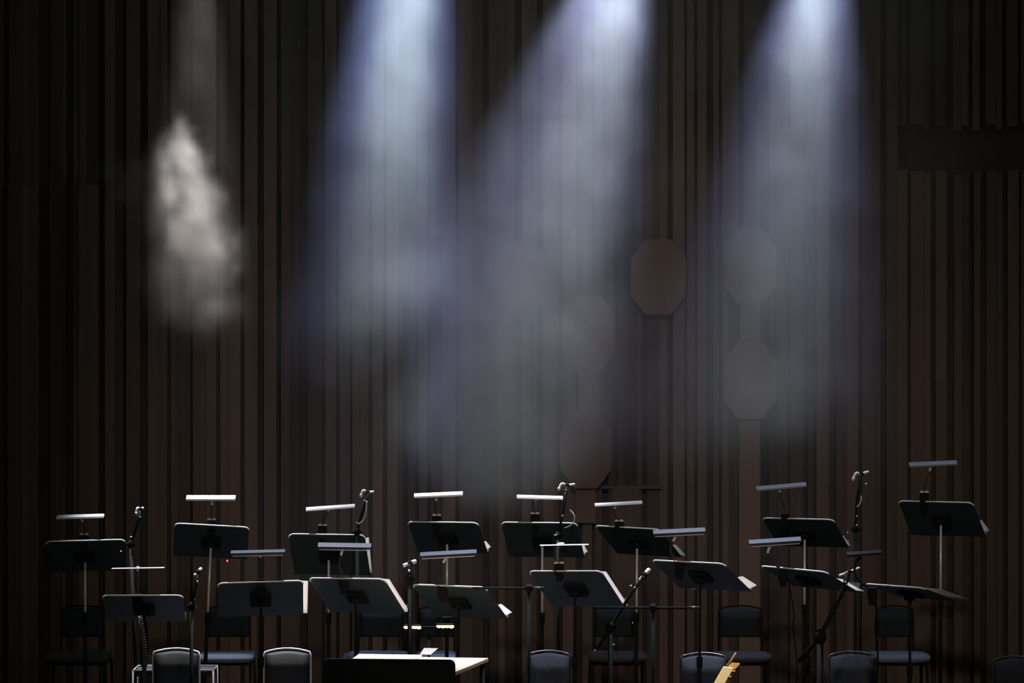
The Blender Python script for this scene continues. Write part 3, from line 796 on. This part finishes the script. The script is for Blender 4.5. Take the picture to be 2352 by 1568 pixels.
# ------------------------------------------------------------------ conductor's desk with open score
def cdesk():
    z = .80
    def T(px, py, zz=z):   # point of the horizontal plane z seen at that pixel
        Y = F * (ZC - zz) / (py - HY); return Vector(((px - CX) * Y / F, Y, zz))
    A, B = T(818, 1506), T(1122, 1510.5)        # far edge
    Cc = T(1049, 1541); Dd = T(760, 1541)
    base = (A + B + Cc + Dd) / 4; base.z = 0; iv = inv_of(base)
    o = empty('conductor_desk', base); tag(o, 'wide low black desk with pale lit top at the bottom, left of middle', 'desk')
    mb = MB(); mb.prism([Dd, Cc, B, A], (0, 0, -.022)); mb.build('desktop', M['cream2'], o, inv=iv, bevel=.003)
    # upright black front board with rounded upper corner, standing a little above the top
    Y = Cc.y - .03; x0 = (742 - CX) * Y / F; x1 = (1046 - CX) * Y / F; zt = ZC - (1514.5 - HY) * Y / F; r = .03
    pts = [(x0, .10), (x1 + .003, .10), (x1, zt - r)] + [(x1 - r + r * math.cos(a), zt - r + r * math.sin(a)) for a in (PI / 6, PI / 3, PI / 2)] + [(x0 + r - r * math.sin(a), zt + .006 - r + r * math.cos(a)) for a in (0, PI / 4, PI / 2)]
    mb = MB(); mb.prism([(a, Y, b) for a, b in pts], (0, .02, 0)); mb.build('front_board', M['black'], o, inv=iv, bevel=.003)
    for p in (A, B, Cc, Dd):
        q = p.lerp((A + B + Cc + Dd) / 4, .08)
        mb = MB(); mb.tube([Vector((q.x, q.y, z - .02)), Vector((q.x, q.y, .002))], .014, 10); mb.build('leg', M['black'], o, inv=iv)
    # open score on the left half
    sA, sB, sC, sD = A.lerp(B, .02), A.lerp(B, .50), Dd.lerp(Cc, .50), Dd.lerp(Cc, .06)
    cen = (sA + sB + sC + sD) / 4; iv2 = inv_of(cen)
    mb = MB(); mb.prism([sD, sC, sB, sA], (0, 0, .012)); s1 = mb.build('open_score', M['paper'], None, inv=iv2, bevel=.002); s1.location = cen + Vector((0, 0, .001))
    tag(s1, 'thick white open score on the low desk, brightest strip at the bottom', 'score')
    lf = T(965, 1508); lfb = lf + Vector((0, 0, .014)); mb = MB()
    mb.prism([lfb, lfb + Vector((.06, -.02, 0)), lfb + Vector((.10, .06, .028)), lfb + Vector((.02, .08, .028))], (0, 0, .0015))
    iv3 = inv_of(lfb)
    lfo = mb.build('loose_page', M['paper'], s1, inv=Matrix.Translation(-s1.location))
M['cream2'] = mat('pale_desktop', (0.50, 0.40, 0.29), 0.5)
cdesk()
spot('desk_light', (-1.6, 21.6, 5.6), (-.75, 21.4, .8), 2800, (1.0, .90, .76), 13, .8)

# ------------------------------------------------------------------ pale wooden rest, lower right of middle
def rest():
    Y = 21.2; k = Y / F
    def Q(px, py, dy=0): return P(px, py, Y + dy)
    # foot somewhere below the frame
    base = Q(1560, 1568); base = Vector((base.x, Y + .03, 0)); iv = inv_of(base)
    o = empty('wooden_easel', base); tag(o, 'pale wooden easel with cream board leaning diagonally at the bottom, right of middle', 'easel')
    def down(px0, py0, n=2.2):   # continue the diagonal below the frame
        return px0 - 66 * n, py0 + 106 * n
    mb = MB(); a, b = (1662, 1530), (1685, 1534); c = (1685 - 62 * 3.6, 1534 + 108 * 3.6); d_ = (1662 - 62 * 3.6, 1530 + 108 * 3.6)
    mb.prism([Q(*a), Q(*b), Q(*c), Q(*d_)], (0, .012, 0)); mb.build('cream_board', M['cream'], o, inv=iv, bevel=.002)
    mb = MB(); mb.prism([Q(1681, 1522, .02), Q(1699, 1523, .02), Q(1699, 1526, .02), Q(1688, 1541, .02), Q(1470, 1915, .02), Q(1450, 1912, .02)], (0, .02, 0)); mb.build('back_slat', M['dkwood'], o, inv=iv, bevel=.002)
    mb = MB(); mb.prism([Q(1681, 1522, .013), Q(1699, 1523, .013), Q(1699, 1526, .013), Q(1688, 1537, .013), Q(1672, 1531, .013)], (0, .006, 0)); mb.build('head_block', M['wood'], o, inv=iv, bevel=.001)
    for (x, y) in ((1684, 1540), (1675, 1553)):
        mb = MB(); mb.box(Q(x, y, .008), (9 * k, .02, 3 * k)); mb.build('peg', M['wood'], o, inv=iv)
    mb = MB(); mb.tube([Q(1691, 1498, .03), Q(1678, 1518, .03), Q(1668, 1531, .03)], .0045, 8, r2=.008); mb.build('pointer', M['dkwood'], o, inv=iv)
    mb = MB(); mb.box(base + Vector((0, 0, .012)), (.62, .10, .024)); mb.build('foot', M['dkwood'], o, inv=iv)
    mb = MB(); mb.tube([Q(1480, 1850, .03), Vector((base.x, base.y, .02))], .014, 8); mb.build('leg', M['dkwood'], o, inv=iv)
rest()
spot('easel_light', (1.2, 19.0, 5.0), P(1660, 1560, 21.2), 1100, (1.0, .80, .50), 7, .8)
